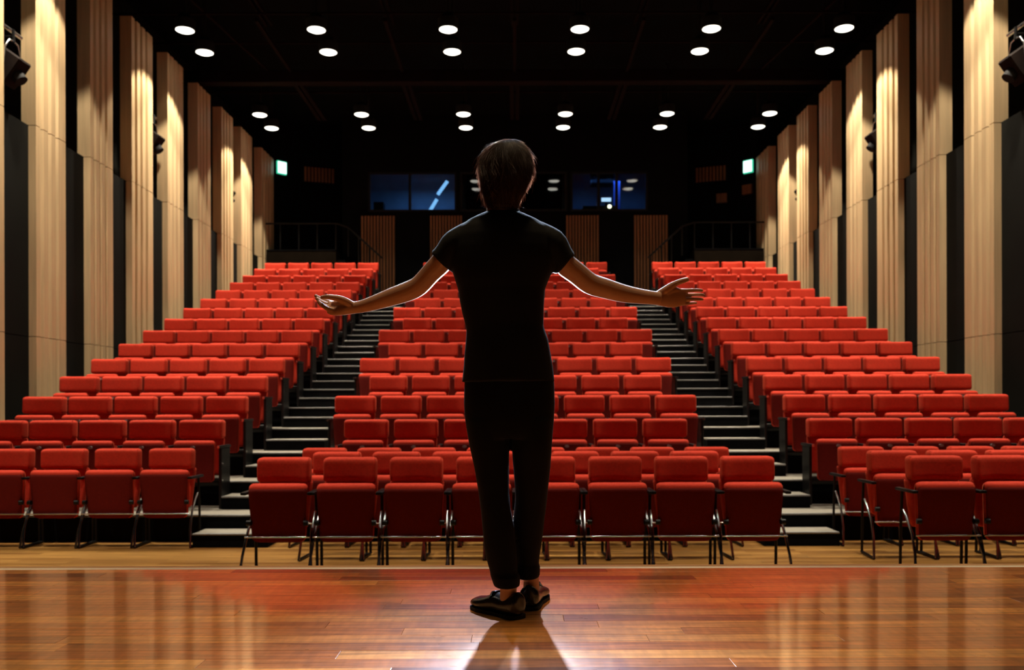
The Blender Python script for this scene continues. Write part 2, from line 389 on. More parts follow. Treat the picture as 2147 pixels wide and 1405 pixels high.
for sgn, side in ((-1,'left'), (1,'right')):
    for j, (y, ax, zz, wh) in enumerate(spots):
        lab = f'dark wall spotlight on the {side} wall, {wh}'
        loc = (sgn*(ax+.30), y, CZ+zz)
        if not firstused:
            first.location = loc; first['label'] = lab; t = first; firstused = True; first['group'] = 'wall spotlights in the panel gaps'
            first.rotation_euler = (0,0,0 if sgn < 0 else PI)
        else: dup(first, loc, lab, 0 if sgn < 0 else PI)
        o = obj('mounting_pipe', pipe(sgn*(ax+.33), y, CZ+zz+.47, .55), M['chrome']); tag(o, f'steel lighting pipe above the dark spotlight {wh}, {side} wall', 'pipe')
    # grey cloth banner high in the nearest gap
    bm = bmesh.new()
    for k in range(5):
        box(bm, min(sgn*6.9, sgn*6.95), max(sgn*6.9, sgn*6.95), 10.9+k*.16, 11.04+k*.16, CZ+5.0, CZ+6.9, bevel=.01)
    tag(obj('hanging_cloth', bm, M['grey']), f'grey cloth hanging high in the nearest gap of the {side} wall', 'cloth')

# ------------------------------------------------------------ ceiling grid
def member(name, bm, label): tag(obj(name, bm, M['beam'], smooth=.6), label, 'beam')
member('ceiling_beam', Bx(-7.0, 7.0, 17.55, 17.8, CZ+6.42, CZ+6.66, bevel=.01), 'deep brown cross beam running under the black ceiling between the lamp rows')
for y, z, lb in ((14.2, 6.85, 'thin pipe crossing the ceiling in front of the nearer lamps'), (15.3, 6.78, 'thin pipe crossing the ceiling between the nearer two lamp rows'), (16.4, 6.72, 'thin pipe crossing the ceiling behind the nearer lamp rows'), (19.0, 6.72, 'thin pipe crossing the ceiling in front of the farther lamps')):
    bm = bmesh.new(); ring_tube(bm, [(-7, y, CZ+z), (7, y, CZ+z)], .022, 8); member('ceiling_pipe', bm, lb)
for x, lb in ((-4.45,'leftmost'), (-2.23,'second from left'), (0,'middle'), (2.23,'second from right'), (4.45,'rightmost')):
    bm = bmesh.new()
    box(bm, x-.07, x-.03, 11, 16.0, CZ+6.86, CZ+6.93); box(bm, x+.03, x+.07, 11, 16.0, CZ+6.86, CZ+6.93)
    box(bm, x-.03, x+.03, 15.2, 17.55, CZ+6.60, CZ+6.66)
    box(bm, x-.10, x-.02, 17.8, 20.4, CZ+6.56, CZ+6.62); box(bm, x+.02, x+.10, 17.8, 20.4, CZ+6.56, CZ+6.62)
    member('ceiling_rail', bm, f'{lb} long brown rail running back along the black ceiling')
for s, sd in ((-1,'left'), (1,'right')):
    bm = bmesh.new(); ring_tube(bm, [(s*5.6, 14.3, CZ+6.9), (s*4.9, 17.5, CZ+6.64)], .03, 8)
    member('ceiling_brace', bm, f'slanting brown brace under the ceiling on the {sd}')

# ------------------------------------------------------------ downlights
def downlight_proto():
    t = thing('downlight', '', 'ceiling light', group='round ceiling downlights')
    bm = bmesh.new(); n = 32; rs = []
    for r, z in ((.150,.0),(.168,-.004),(.172,.16),(.10,.24),(.03,.26),(.03,1.07)):
        rs.append([bm.verts.new((r*math.cos(2*PI*k/n), r*math.sin(2*PI*k/n), z)) for k in range(n)])
    skin_rings(bm, rs); obj('lamp_housing', bm, M['blackmatte'], t, .7)
    bm = bmesh.new(); rs = []
    for r, z in ((.150,-.006),(.12,-.022),(.05,-.03)):
        rs.append([bm.verts.new((r*math.cos(2*PI*k/n), r*math.sin(2*PI*k/n), z)) for k in range(n)])
    skin_rings(bm, rs); obj('diffuser', bm, M['lamp'], t, 1)
    return t
dl = downlight_proto(); remember(dl); dl_used = False
LX = [-5.54, -3.33, -1.115, 1.10, 3.31, 5.54]
LY = [(7.1,'off'), (10.45,'off'), (11.45,'off'), (14.83,'first row'), (15.77,'second row'), (19.17,'third row'), (20.1,'fourth row')]
ld = bpy.data.lights.new('downlight_lamp', 'SPOT'); ld.energy = LAMP_W; ld.color = (1.0, .88, .68)
ld.spot_size = math.radians(92); ld.spot_blend = .22; ld.shadow_soft_size = .07
ld0 = ld.copy(); ld0.energy = LAMP_W*.5
ld2 = ld.copy(); ld2.energy = BEAM_W; ld2.spot_size = math.radians(54); ld2.spot_blend = .85
ldi = ld.copy(); ldi.energy = LAMP_W*.15      # inner lamps spill little, the outer ones wash the walls
ldf = ld2.copy(); ldf.spot_size = math.radians(42); ldf.energy = BEAM_W*1.9
for y, row in LY:
    for i, x in enumerate(LX):
        lab = (f'glowing round ceiling downlight, {row} in view, {ORD[i+1]} from the left' if row != 'off' else f'round ceiling downlight out {"over the loose front chairs" if y < 8 else "over the lower rows, nearer row" if y == 10.45 else "over the lower rows, farther row"}, {ORD[i+1]} from the left')
        loc = (x, y, CZ+6.30)
        if not dl_used: dl.location = loc; dl['label'] = lab; t = dl; dl_used = True
        else: t = dup(dl, loc, lab)
        outer = abs(x) > 5
        for q in ((ld0 if outer else None, ldf) if y < 8 else (ld if outer else ldi, ld2)):
            if q is None: continue
            s = bpy.data.objects.new('downlight_lamp', q); COL.objects.link(s); s.location = (0, 0, -.05); s.parent = t

# ------------------------------------------------------------ stepped platforms and aisle stairs
for k in range(1, NROW+1):
    y0 = F1+ROWP*(k-1); y1 = y0+ROWP if k < NROW else 22.5; z = RISE*k
    t = thing('seating_platform', f'black stepped platform carrying the {ORD[k]} raised row of red seats', 'platform', (0, y0, 0), 0, 'stepped platforms of the seating')
    obj('platform_body', Bx(-6.19, 6.19, 0, y1-y0, z-RISE if k > 1 else 0, z-.02), M['riser'], t)
    obj('deck', Bx(-6.19, 6.19, .012, y1-y0, z-.02, z), M['deck'], t)
    for s, xa, xb in ((-1, -3.30, -1.95), (1, 1.95, 3.30)):
        obj('nosing', Bx(xa, xb, -.012, .03, z-.014, z+.003, bevel=.003), M['nosing'], t)
for s, side in ((-1,'left'), (1,'right')):
    for k in range(1, NROW+1):
        y0 = F1+ROWP*(k-1); z = RISE*(k-.5); zb = RISE*(k-1)
        xa, xb = sorted((s*3.10, s*2.38))
        t = thing('stair_block', f'black half step on the {side} aisle stairs below the {ORD[k]} platform', 'step', ((xa+xb)/2, y0-.195, zb+(.004 if k > 1 else 0)), 0, f'half steps of the {side} aisle')
        hw = (xb-xa)/2
        obj('block', Bx(-hw, hw, -.18, .18, 0, z-zb-.015), M['riser'], t)
        obj('tread', Bx(-hw, hw, -.175, .18, z-zb-.015, z-zb), M['deck'], t)
        obj('nosing', Bx(-hw, hw, -.19, -.15, z-zb-.014, z-zb+.003, bevel=.003), M['nosing'], t)

# ------------------------------------------------------------ chairs
def pad(w_top, w_bot, z0, z1, y_f, y_b, concave=0.0, lean=0.0, nx=10, nz=6, r=.03):
    """upholstered slab standing in xz, front towards -y, rounded rim"""
    bm = bmesh.new(); rows = []
    def pt(u, v, front):
        z = z0+(z1-z0)*v; wd = w_bot+(w_top-w_bot)*v
        x = wd*u; ex = max(0, abs(x)-(wd-r))/r; ez = max(0, (z-(z1-r))/r, ((z0+r)-z)/r)
        e = min(1, math.hypot(ex, ez)); k = 1-math.sqrt(max(0, 1-e*e)); mid = (y_f+y_b)/2; half = (y_b-y_f)/2
        y = (y_f + half*k*.9) if front else (y_b - half*k*.9)
        if front: y -= concave*abs(u)**3
        if ex > 0 and ez > 0 and e >= 1:
            cxx = (wd-r)*math.copysign(1, x); czz = z1-r if z > (z0+z1)/2 else z0+r
            d = Vector((x-cxx, z-czz)); d = d.normalized()*r; x = cxx+d.x; z = czz+d.y
        return Vector((x, y+lean*(z-z0), z))
    us = [-1, -.97, -.93, -.85]+[-.7+1.4*i/(nx-1) for i in range(nx)]+[.85, .93, .97, 1]
    dz = z1-z0; e1 = r/dz
    vs = [0, e1*.3, e1*.6, e1]+[e1+(1-2*e1)*i/nz for i in range(1, nz)]+[1-e1, 1-e1*.6, 1-e1*.3, 1]
    A = [[bm.verts.new(pt(u, v, True)) for u in us] for v in vs]
    B = [[bm.verts.new(pt(u, v, False)) for u in us] for v in vs]
    for i in range(len(vs)-1):
        for j in range(len(us)-1):
            bm.faces.new((A[i][j], A[i][j+1], A[i+1][j+1], A[i+1][j])); bm.faces.new((B[i][j], B[i+1][j], B[i+1][j+1], B[i][j+1]))
    def rim(i0, j0, i1, j1):
        bm.faces.new((A[i0][j0], A[i1][j1], B[i1][j1], B[i0][j0]))
    for j in range(len(us)-1): rim(0, j, 0, j+1); rim(len(vs)-1, j, len(vs)-1, j+1)
    for i in range(len(vs)-1): rim(i, 0, i+1, 0); rim(i, len(us)-1, i+1, len(us)-1)
    return bm

def fixed_seat():
    t = thing('theatre_seat', '', 'seat')
    obj('headrest', pad(.2365, .2365, .735, .94, -.035, .055, concave=.08, lean=.05, r=.034), M['red'], t, 3.2)
    obj('backrest', pad(.222, .205, .34, .75, -.02, .05, concave=.01, lean=.08, r=.03), M['red'], t, 3.2)
    st = obj('seat', pad(.223, .20, .28, .725, -.285, -.19, concave=-.012, lean=-.05, r=.045), M['red'], t, 3.2)
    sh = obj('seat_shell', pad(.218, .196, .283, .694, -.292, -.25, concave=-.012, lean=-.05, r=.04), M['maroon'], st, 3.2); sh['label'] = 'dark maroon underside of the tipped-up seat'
    bm = bmesh.new(); ring_tube(bm, [(0, -.326, .655), (0, -.308, .655)], [(.014,.024)]*2, 16); obj('number_plate', bm, M['plate'], st, .8)
    obj('arm_panel', Bx(-.285, -.255, -.24, .0, .02, .645, bevel=.006), M['black'], t)
    bm = Bx(-.292, -.248, -.31, .03, .645, .672, bevel=.009, seg=2); obj('armrest', bm, M['black'], t, .8)
    bm = bmesh.new(); ring_tube(bm, [(-.27, -.318, .6585), (-.27, -.308, .6585)], .016, 12); obj('arm_cap', bm, M['chrome'], t, .8)
    bm = bmesh.new(); box(bm, -.225, .225, -.06, -.01, .22, .30, bevel=.01); ring_tube(bm, [(-.25, -.10, .30), (.25, -.10, .30)], .018, 10)
    obj('under_frame', bm, M['black'], t, .8)
    return t
def end_arm(side=1):
    t = thing('end_standard', '', 'seat end panel')
    bm = Bx(-.016, .016, -.26, .02, .0, .645, bevel=.006); obj('side_panel', bm, M['black'], t)
    obj('armrest', Bx(-.024, .024, -.31, .03, .645, .672, bevel=.009, seg=2), M['black'], t, .8)
    bm = bmesh.new(); ring_tube(bm, [(0, -.318, .6585), (0, -.308, .6585)], .016, 12); obj('arm_cap', bm, M['chrome'], t, .8)
    for z in (.12, .30, .48):
        bm = bmesh.new(); ring_tube(bm, [(-.019, -.23, z), (.019, -.23, z)], .010, 8); obj('bolt', bm, M['chrome'], t, .8)
    return t
fs = fixed_seat(); remember(fs); fs_used = False
ea = end_arm(); remember(ea); ea_used = False
PITCH = .54
def place_fixed(loc, lab, grp):
    global fs_used
    if not fs_used: fs.location = loc; fs['label'] = lab; fs['group'] = grp; fs_used = True
    else: dup(fs, loc, lab, group=grp)
def place_end(loc, lab, grp):
    global ea_used
    if not ea_used: ea.location = loc; ea['label'] = lab; ea['group'] = grp; ea_used = True
    else: dup(ea, loc, lab, group=grp)
for k in range(1, NROW+1):
    y = 9.62+ROWP*(k-1); z = RISE*k; nc = 7 if k % 2 else 8
    for blk, xs in (('left', [-3.17-.2365-PITCH*i for i in range(5)]), ('right', [3.17+.2365+PITCH*i for i in range(5)])):
        for i, x in enumerate(xs):
            place_fixed((x, y, z), f'red tip-up seat, {blk} block, {ORD[k]} raised row, {ORD[i+1]} from the stairs', f'red seats of the {blk} block')
        s = -1 if blk == 'left' else 1
        xe = max(xs)+.27
        place_end((xe, y, z), (f'black seat end panel by the {blk} stairs' if blk == 'left' else f'black seat end panel by the right wall') + f', {ORD[k]} raised row', 'black end panels of the seat rows')
    xs = [(i-(nc-1)/2)*PITCH for i in range(nc)]
    for i, x in enumerate(xs):
        place_fixed((x, y, z), f'red tip-up seat, centre block, {ORD[k]} raised row, {ORD[i+1]} from its left end', 'red seats of the centre block')
    place_end((max(xs)+.27, y, z), f'black seat end panel of the centre block, {ORD[k]} raised row', 'black end panels of the seat rows')

def loose_chair():
    t = thing('floor_chair', '', 'chair')
    obj('headrest', pad(.2125, .2125, .74, .94, -.035, .055, concave=.07, lean=.05, r=.034), M['red'], t, 3.2)
    obj('backrest', pad(.222, .185, .36, .755, -.045, .03, concave=.01, lean=.10, r=.03), M['red'], t, 3.2)
    st = obj('seat', pad(.240, .212, .275, .745, -.225, -.13, concave=-.010, lean=-.06, r=.05), M['red'], t, 3.2)
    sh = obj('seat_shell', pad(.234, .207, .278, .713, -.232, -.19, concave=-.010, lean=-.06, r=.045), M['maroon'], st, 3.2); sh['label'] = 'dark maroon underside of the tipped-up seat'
    for s in (-1, 1):
        bm = bmesh.new(); ring_tube(bm, [(s*.25, .04, .012), (s*.25, .03, .35), (s*.25, .0, .66)], .0125, 8); obj('leg', bm, M['black'], t, 1)
        bm = bmesh.new(); ring_tube(bm, [(s*.25, -.02, .50), (s*.252, -.09, .44), (s*.256, -.19, .33), (s*.268, -.27, .18), (s*.282, -.31, .012)], .0115, 8)
        lg = obj('leg', bm, M['chromeblack'], t, 1)
        bm = bmesh.new(); ring_tube(bm, [(s*.282, -.31, .016), (s*.25, .05, .016)], .012, 8); obj('foot_runner', bm, M['black'], t, 1)
        obj('armrest', Bx(s*.262-.024, s*.262+.024, -.27, .06, .655, .68, bevel=.010, seg=2), M['black'], t, .8)
        bm = bmesh.new(); ring_tube(bm, [(s*.242, -.24, .435), (s*.206, -.245, .435)], .022, 10); obj('hinge', bm, M['black'], t, .8)
    bm = bmesh.new(); ring_tube(bm, [(-.256, -.258, .325), (.256, -.258, .325)], .0065, 8); obj('crossbar', bm, M['chrome'], t, 1)
    return t
M['chromeblack'] = noise_mul(mat('dark_polished_steel', (.4,.4,.42), .2, metal=1), (.42,.42,.44), nscale=20, amt=.1)
lc = loose_chair(); remember(lc); lc_used = False
def place_loose(loc, lab, grp):
    global lc_used
    if not lc_used: lc.location = loc; lc['label'] = lab; lc['group'] = grp; lc_used = True
    else: dup(lc, loc, lab, group=grp)
ROWY = {1: 7.2, 2: 8.0, 3: 8.72}
RN = {1:'front', 2:'middle', 3:'rear'}
for r, n in ((1,8),(2,7),(3,8)):
    for i in range(n):
        place_loose(((i-(n-1)/2)*.5375, ROWY[r], 0), f'red folding chair on the wood floor, {RN[r]} centre row, {ORD[i+1]} from the left', 'loose red chairs in the centre')
for r, n in ((1,4),(2,5),(3,5)):
    for i in range(n):
        place_loose((3.19+.2125+.54*i, ROWY[r], 0), f'red folding chair on the wood floor, {RN[r]} row at right, {ORD[i+1]} from the aisle', 'loose red chairs on the right')
for i in range(5):
    place_loose((-3.175-.2125-.53*i, ROWY[3], 0), f'red folding chair on the wood floor at left, {ORD[i+1]} from the aisle', 'loose red chairs on the left')

# ------------------------------------------------------------ rear of the hall
BY = 22.5
bk = bmesh.new()
zw0, zw1 = CZ+4.91, CZ+5.92
box(bk, -4.4, 4.4, BY, BY+.12, 3.717, zw0); box(bk, -4.4, 4.4, BY, BY+.12, zw1, CEIL)
for xa, xb in ((-4.4,-3.74), (-1.49,-1.40), (1.33,1.42), (3.38,4.4)): box(bk, xa, xb, BY, BY+.12, zw0, zw1)
box(bk, -4.4, 4.4, 25.2, 25.3, zw0-.8, CEIL); 
struct(obj('wall_back', bk, M['back']))
bt = bmesh.new()
box(bt, -4.4, 4.4, BY+.12, 25.2, zw0-.35, zw0-.25)
for x in (-4.4, -1.45, 1.35, 4.35): box(bt, x, x+.05, BY+.12, 25.2, zw0-.3, CEIL)
box(bt, -4.35, -1.45, 25.1, 25.19, zw0-.25, CEIL); box(bt, 1.4, 4.35, 25.1, 25.19, zw0-.25, CEIL)
struct(obj('wall_booth', bt, M['boothwall']))
for n_, (xa, xb, mull) in enumerate(((-3.74,-1.49,(-2.68,)), (-1.40,1.33,(0,)), (1.42,3.38,(2.13,2.59)))):
    wn = thing(f'window_{n_+1}', '', 'window', (0, BY, zw0)); del wn['label']; del wn['category']; wn['kind'] = 'structure'
    bm = bmesh.new(); h = zw1-zw0
    box(bm, xa, xb, -.02, .05, 0, .05); box(bm, xa, xb, -.02, .05, h-.05, h); box(bm, xa, xa+.05, -.02, .05, .05, h-.05); box(bm, xb-.05, xb, -.02, .05, .05, h-.05)
    for mm in mull: box(bm, mm-.035, mm+.035, -.02, .05, .05, h-.05)
    obj('window_frame', bm, M['blackmatte'], wn)
    ed = [xa+.05]+[q for mm in mull for q in (mm-.035, mm+.035)]+[xb-.05]
    for a, b_ in zip(ed[::2], ed[1::2]):
        bm = Bx(a, b_, .01, .02, .05, h-.05)
        if n_ == 0:        # the left panes lean a little into the booth
            for v in bm.verts: v.co.y += (h-.05-v.co.z)*.14
        obj('pane', bm, M['glass'], wn)
# booth contents
def P2(x, y, D): return P(x, y, D)
t = thing('tube_lamp', 'two pale blue light tubes leaning behind the left booth window', 'lamp', P(910, 405, 23.4))
for (xa, ya, xb, yb) in ((938, 380, 918, 408), (916, 418, 901, 443)):
    bm = bmesh.new(); a = P(xa, ya, 23.4)-P(910,405,23.4); b_ = P(xb, yb, 23.4)-P(910,405,23.4)
    ring_tube(bm, [a, b_], .045, 10); obj('light_tube', bm, M['tube'], t, 1)
def booth_box(name, x0, y0, x1, y1, D, dep, m, label, cat):
    a = P(x0, y1, D); b_ = P(x1, y0, D)
    o = obj(name, Bx(a.x, b_.x, D, D+dep, a.z, b_.z, bevel=.02, seg=2), m); return tag(o, label, cat)
booth_box('monitor_speaker', 783, 423, 804, 452, 23.0, .3, M['blackmatte'], 'black box-shaped speaker behind the left booth window', 'speaker')
booth_box('control_desk', 1222, 431, 1290, 452, 23.3, .6, M['blackmatte'], 'black control desk behind the right booth window', 'desk')
booth_box('hanging_cabinet', 1240, 352, 1286, 384, 24.0, .5, M['blackmatte'], 'black cabinet hanging in the right booth', 'cabinet')
t = thing('monitor_screen', 'small glowing monitor on the desk in the right booth', 'monitor', P(1271, 428, 23.5))
a = P(1261, 423, 23.5)-P(1271,428,23.5); b_ = P(1281, 415, 23.5)-P(1271,428,23.5)
obj('display', Bx(a.x, b_.x, -.02, -.01, a.z, b_.z), M['screen'], t)
obj('casing', Bx(a.x-.02, b_.x+.02, -.01, .04, a.z-.02, b_.z+.02, bevel=.005), M['blackmatte'], t)
obj('stand', Bx(-.03, .03, .0, .03, -.05, a.z), M['blackmatte'], t)
c = P(1278, 433, 23.2); t = thing('desk_lamp', 'small desk lamp with a yellowish white glow in the right booth', 'lamp', c)
bm = bmesh.new(); ball(bm, (0,0,0), .05, 2); obj('bulb', bm, M['bulb'], t, 3.2)
bm = bmesh.new(); ring_tube(bm, [(0,.02,-.14),(0,.05,.02),(0,.03,.07)], .012, 8); obj('lamp_arm', bm, M['black'], t, 1)
a = P(1288, 447, 24.2); b_ = P(1294, 360, 24.2); bm = bmesh.new()
for j in range(4): ring_tube(bm, [(a.x+j*.045, 24.2, a.z), (a.x+j*.045, 24.2, b_.z)], .03, 8)
tag(obj('curtain', bm, mat('blue_curtain', (.15,.2,.6), .7), smooth=1), 'narrow blue curtain beside the middle pane of the right booth', 'curtain')

# slatted wood panels under the booth and on the angled walls
def slat_panel(p0, p1, z0, z1, label, nsl=11):
    """p0,p1 (x,y) ends seen left to right; slats face the stage"""
    d = Vector((p1[0]-p0[0], p1[1]-p0[1])); ln = d.length; ang = math.atan2(d.y, d.x)
    t = thing('slat_panel', label, 'wall panel', (p0[0], p0[1], z0), ang, 'brown slatted panels at the back of the hall')
    obj('backing', Bx(0, ln, -.02, .0, 0, z1-z0), M['blackmatte'], t)
    sm = me_from(Bx(0, ln/nsl*.62, -.06, -.02, 0, z1-z0), 'slat', M['slat'])
    for i in range(nsl): link('slat', sm, t, (ln/nsl*(i+.19), 0, 0))
def XD(x, D): return (x-VX)/F*D
for x0, x1, lb in ((758,830,'leftmost tall slatted wood panel below the booth windows'), (902,971,'tall slatted wood panel behind the performer\'s left shoulder'), (1187,1257,'tall slatted wood panel behind the performer\'s right shoulder'), (1329,1401,'rightmost tall slatted wood panel below the booth windows')):
    slat_panel((XD(x0,BY-.01), BY-.01), (XD(x1,BY-.01), BY-.01), 3.72, CZ+4.79, lb)
for s, sd in ((-1,'left'), (1,'right')):
    pts = [(s*6.3, 22.9), (s*5.75, 23.45), (s*4.4, 23.95)]
    bm = bmesh.new()
    pr = [(s*6.3,22.9),(s*5.75,23.45),(s*4.4,23.95),(s*4.4,24.3),(s*7.3,24.3),(s*7.3,22.9)]
    a = [bm.verts.new((x,y,3.7)) for x,y in pr]; b2 = [bm.verts.new((x,y,CEIL)) for x,y in pr]
    for k in range(6): bm.faces.new((a[k], a[(k+1)%6], b2[(k+1)%6], b2[k]))
    bm.faces.new(a); bm.faces.new(b2)
    struct(obj('wall_corner_'+sd, bm, M['back']))
    q0, q1 = (s*5.62, 23.46), (s*4.86, 23.74)
    if s < 0: slat_panel(q0, q1, CZ+5.93, CZ+6.32, 'small dim slatted panel high beside the left exit sign', 9)
    else: slat_panel(q1, q0, CZ+5.93, CZ+6.32, 'small dim slatted panel high beside the right exit sign', 9)
    # exit sign
    D = 23.05; X = s*6.08
    t = thing('exit_sign', f'lit white and green exit sign on the {sd} corner wall', 'sign', (X, D, CZ+6.02), -s*PI/4)
    obj('sign_casing', Bx(-.14, .14, .0, .06, 0, .34, bevel=.01), M['exitgreen'], t)
    obj('lit_face', Bx(-.125, .125, -.008, .0, .02, .32, bevel=.004), M['exit'], t)
    # side landing with railing, stairs towards the centre
    xa, xb = sorted((s*4.45, s*6.17)); zt = CZ+3.84
    t = thing('side_landing', f'dark raised landing in the {sd} rear corner', 'landing', ((xa+xb)/2, 21.9, 3.721))
    hw = (xb-xa)/2; H = zt-3.717
    obj('landing_body', Bx(-hw, hw, 0, .95, 0, H-.03), M['landing'] if 'landing' in M else M.setdefault('landing', noise_mul(mat('dark_brown_board', (.03,.02,.012), .9, spec=.05), (.012,.008,.005), nscale=5, amt=.2)), t)
    obj('landing_top', Bx(-hw, hw, -.02, .95, H-.03, H), M['riser'], t)
    for j in range(5):
        x0 = -s*(hw+.22*j); x1 = -s*(hw+.22*(j+1)); a_, b_ = sorted((x0, x1))
        obj('stair_step', Bx(a_, b_, .05, .50, 0, H-.25*(j+1)), M['riser'], t)
    o0 = Matrix.Translation((s*5.4-(xa+xb)/2, .05, H))
    def rail(name, bm, m): bm.transform(o0); obj(name, bm, m, t, 1)
    bm = bmesh.new(); e0 = -s*.95
    ring_tube(bm, [(s*.9, 0, .66), (e0, 0, .66), (e0-s*.3, 0, .56), (e0-s*1.15, 0, -.22)], .022, 8); rail('handrail', bm, M['black'])
    for j in range(5):
        x = s*.9-s*.46*j; bm = bmesh.new(); ring_tube(bm, [(x, 0, 0), (x, 0, .65)], .015, 8); rail('baluster', bm, M['black'])
    for j in range(4):
        x = e0-s*(.3+.26*j); zt2 = .56-.24*j; bm = bmesh.new(); ring_tube(bm, [(x, 0, zt2-.02), (x, 0, zt2-.72)], .015, 8); rail('baluster', bm, M['black'])
for X, D, ang, zz, lb in ((5.5, 23.50, math.radians(-20.3), 5.33, 'small brown notice board on the right rear wall'), (6.08, 23.09, -PI/4, 5.46, 'small brown board on the angled wall below the right exit sign')):
    tag(obj('notice_board', Bx(-.14, .14, -.05, .03, 0, .25, bevel=.005), M['slat'], loc=(X, D-.03, CZ+zz)), lb, 'board').rotation_euler = (0, 0, ang)

# ------------------------------------------------------------ the performer
person = thing('person', 'person in black t-shirt and rolled trousers, arms spread, back to camera', 'person', (-.03, 3.24, STAGE))
inv = Matrix.Translation((.03, -3.24, -STAGE))
PD = 3.2
def WR(y, xl, xr, ry, D=PD, cy=0.0, s=1.0):
    a, b_ = P(xl, y, D), P(xr, y, D)
    return ((a.x+b_.x)/2, D+cy, (a.z+b_.z)/2, (b_.x-a.x)/2*s, ry*s)
torso = [WR(443,1022,1087,.055,cy=.01), WR(450,1006,1102,.065), WR(461,982,1126,.08), WR(478,962,1147,.092), WR(496,952,1158,.10), WR(520,948,1162,.105), WR(545,946,1163,.107),
  WR(568,948,1158,.106), WR(590,955,1149.5,.104), WR(607,960.5,1143,.10), WR(631,964,1141.5,.098), WR(656,969,1140.5,.096), WR(683,976.5,1139.5,.096),
  WR(693,978,1142.5,.098), WR(711,977,1149,.10), WR(738,975,1154,.105), WR(765,973.5,1158.5,.108), WR(785,971.5,1161,.112), WR(801,969.5,1163,.115)]
ARM_L = [(975,492,3.2,.046),(955,512,3.2,.0445),(927,548,3.215,.0405),(903,573,3.23,.0370),(880,598,3.245,.0365),(858,610,3.26,.0365),(823,622,3.28,.0335),(785,635,3.30,.0275),(757,643,3.32,.0235),(740,645,3.33,.0225)]
ARM_R = [(1135,492,3.2,.046),(1157,512,3.2,.0445),(1182,551,3.215,.042),(1208,572,3.23,.0405),(1236,594,3.245,.0395),(1266,604,3.26,.0375),(1305,615,3.28,.0335),(1340,621,3.30,.0285),(1366,624,3.32,.026),(1382,626,3.33,.0255)]
def smoothpath(lst, sub=3):
    out = []
    n = len(lst)
    for i in range(n-1):
        p0, p1, p2, p3 = lst[max(i-1,0)], lst[i], lst[i+1], lst[min(i+2,n-1)]
        for j in range(sub):
            t = j/sub
            out.append(tuple(.5*((2*p1[c])+(-p0[c]+p2[c])*t+(2*p0[c]-5*p1[c]+4*p2[c]-p3[c])*t*t+(-p0[c]+3*p1[c]-3*p2[c]+p3[c])*t**3) for c in range(len(p1))))
    out.append(lst[-1]); return out
def limb(bm, lst, s=1.0, n=20, sub=3, flat=1.0):
    q = smoothpath(lst, sub); ring_tube(bm, [P(a[0],a[1],a[2]) for a in q], [(a[3]*s*flat, a[3]*s) for a in q], n)
def rmove(o):  # bake world -> person space
    o.data.transform(inv); return o

# shirt
bm = bmesh.new(); loft(bm, torso, 40, power=.9)
for A, sx in ((ARM_L, -1), (ARM_R, 1)):
    c0 = (A[0][0]-sx*14, A[0][1]-4, 3.2, .046); c1 = (A[1][0]+sx*-1, A[1][1]-3, 3.2, .0515); c2 = (A[2][0], A[2][1]-1, 3.212, .0465)
    mid = ((c1[0]+c2[0])/2, (c1[1]+c2[1])/2, 3.206, .050)
    limb(bm, [c0, c1, mid, c2], flat=1.1)
    # rolled cuff
    d = Vector((A[3][0]-A[2][0], A[3][1]-A[2][1])).normalized()
    e0 = (c2[0]-d.x*9, c2[1]-d.y*9, 3.21, .050); e1 = (c2[0]+d.x*3.5, c2[1]+d.y*3.5, 3.215, .0505); em = (c2[0]-d.x*3, c2[1]-d.y*3, 3.213, .0525)
    limb(bm, [e0, em, e1], sub=2)
for vtx in bm.verts:
    nz = noise.noise(vtx.co*9)*.0035; vtx.co.y += nz
shirt = rmove(remesh(bm, 't_shirt', M['shirt'], .006, None, 3)); shirt.parent = person
# hanging hem and fold relief
for v in shirt.data.vertices:
    p = v.co
    k = noise.noise(Vector((p.x*7, p.y*7, p.z*3)))*.0035+noise.noise(Vector((p.x*20+3, p.y*20, p.z*9)))*.0012
    v.co += v.normal*k
bm = bmesh.new(); cz = torso[0]
loft(bm, [(cz[0], cz[1], cz[2]-.008, .0615, .058), (cz[0], cz[1], cz[2]+.004, .061, .058), (cz[0], cz[1], cz[2]+.008, .058, .055)], 32); bm.transform(inv)
obj('collar', bm, M['shirt'], shirt, 3.2)

# trousers
def legrings(lst): return [WR(y, a, b_, ry, D, 0) for (y, a, b_, ry, D) in lst]
pel = [WR(780,978,1157,.098), WR(800,973.5,1161.5,.108), WR(846,972.6,1163,.112), WR(880,975,1161.5,.112), WR(905,979,1159.5,.106), WR(918,982,1158.5,.098)]
LL = legrings([(880,976,1066,.10,3.2),(905,979,1068,.098,3.2),(935,984,1068.5,.093,3.2),(980,995,1067.5,.083,3.2),(1021,1002,1067,.076,3.195),(1034,1004,1067,.074,3.195),(1066,1007.5,1070,.07,3.19),(1106,1011,1078,.067,3.19),(1146,1015,1082,.064,3.19),(1178,1022,1085,.062,3.195),(1206,1030,1086.5,.060,3.195),(1214,1033,1087,.060,3.195)])
RL = legrings([(880,1074,1161,.10,3.2),(905,1073,1159.5,.098,3.2),(935,1073,1157.5,.093,3.2),(980,1076.5,1154,.084,3.21),(1021,1079.5,1150,.077,3.22),(1045,1080,1147.5,.074,3.23),(1066,1078,1145,.071,3.24),(1092,1075,1141,.068,3.25),(1128,1074,1137,.066,3.27),(1164,1077,1132,.063,3.29),(1191,1080,1129.5,.060,3.30)])
bm = bmesh.new(); loft(bm, pel, 40, power=.9); loft(bm, LL, 28); loft(bm, RL, 28)
loft(bm, legrings([(1204,1027,1089,.066,3.195),(1206,1028.5,1091,.070,3.195),(1225,1034.5,1091,.069,3.195),(1230,1037,1089.5,.066,3.195)]), 28)
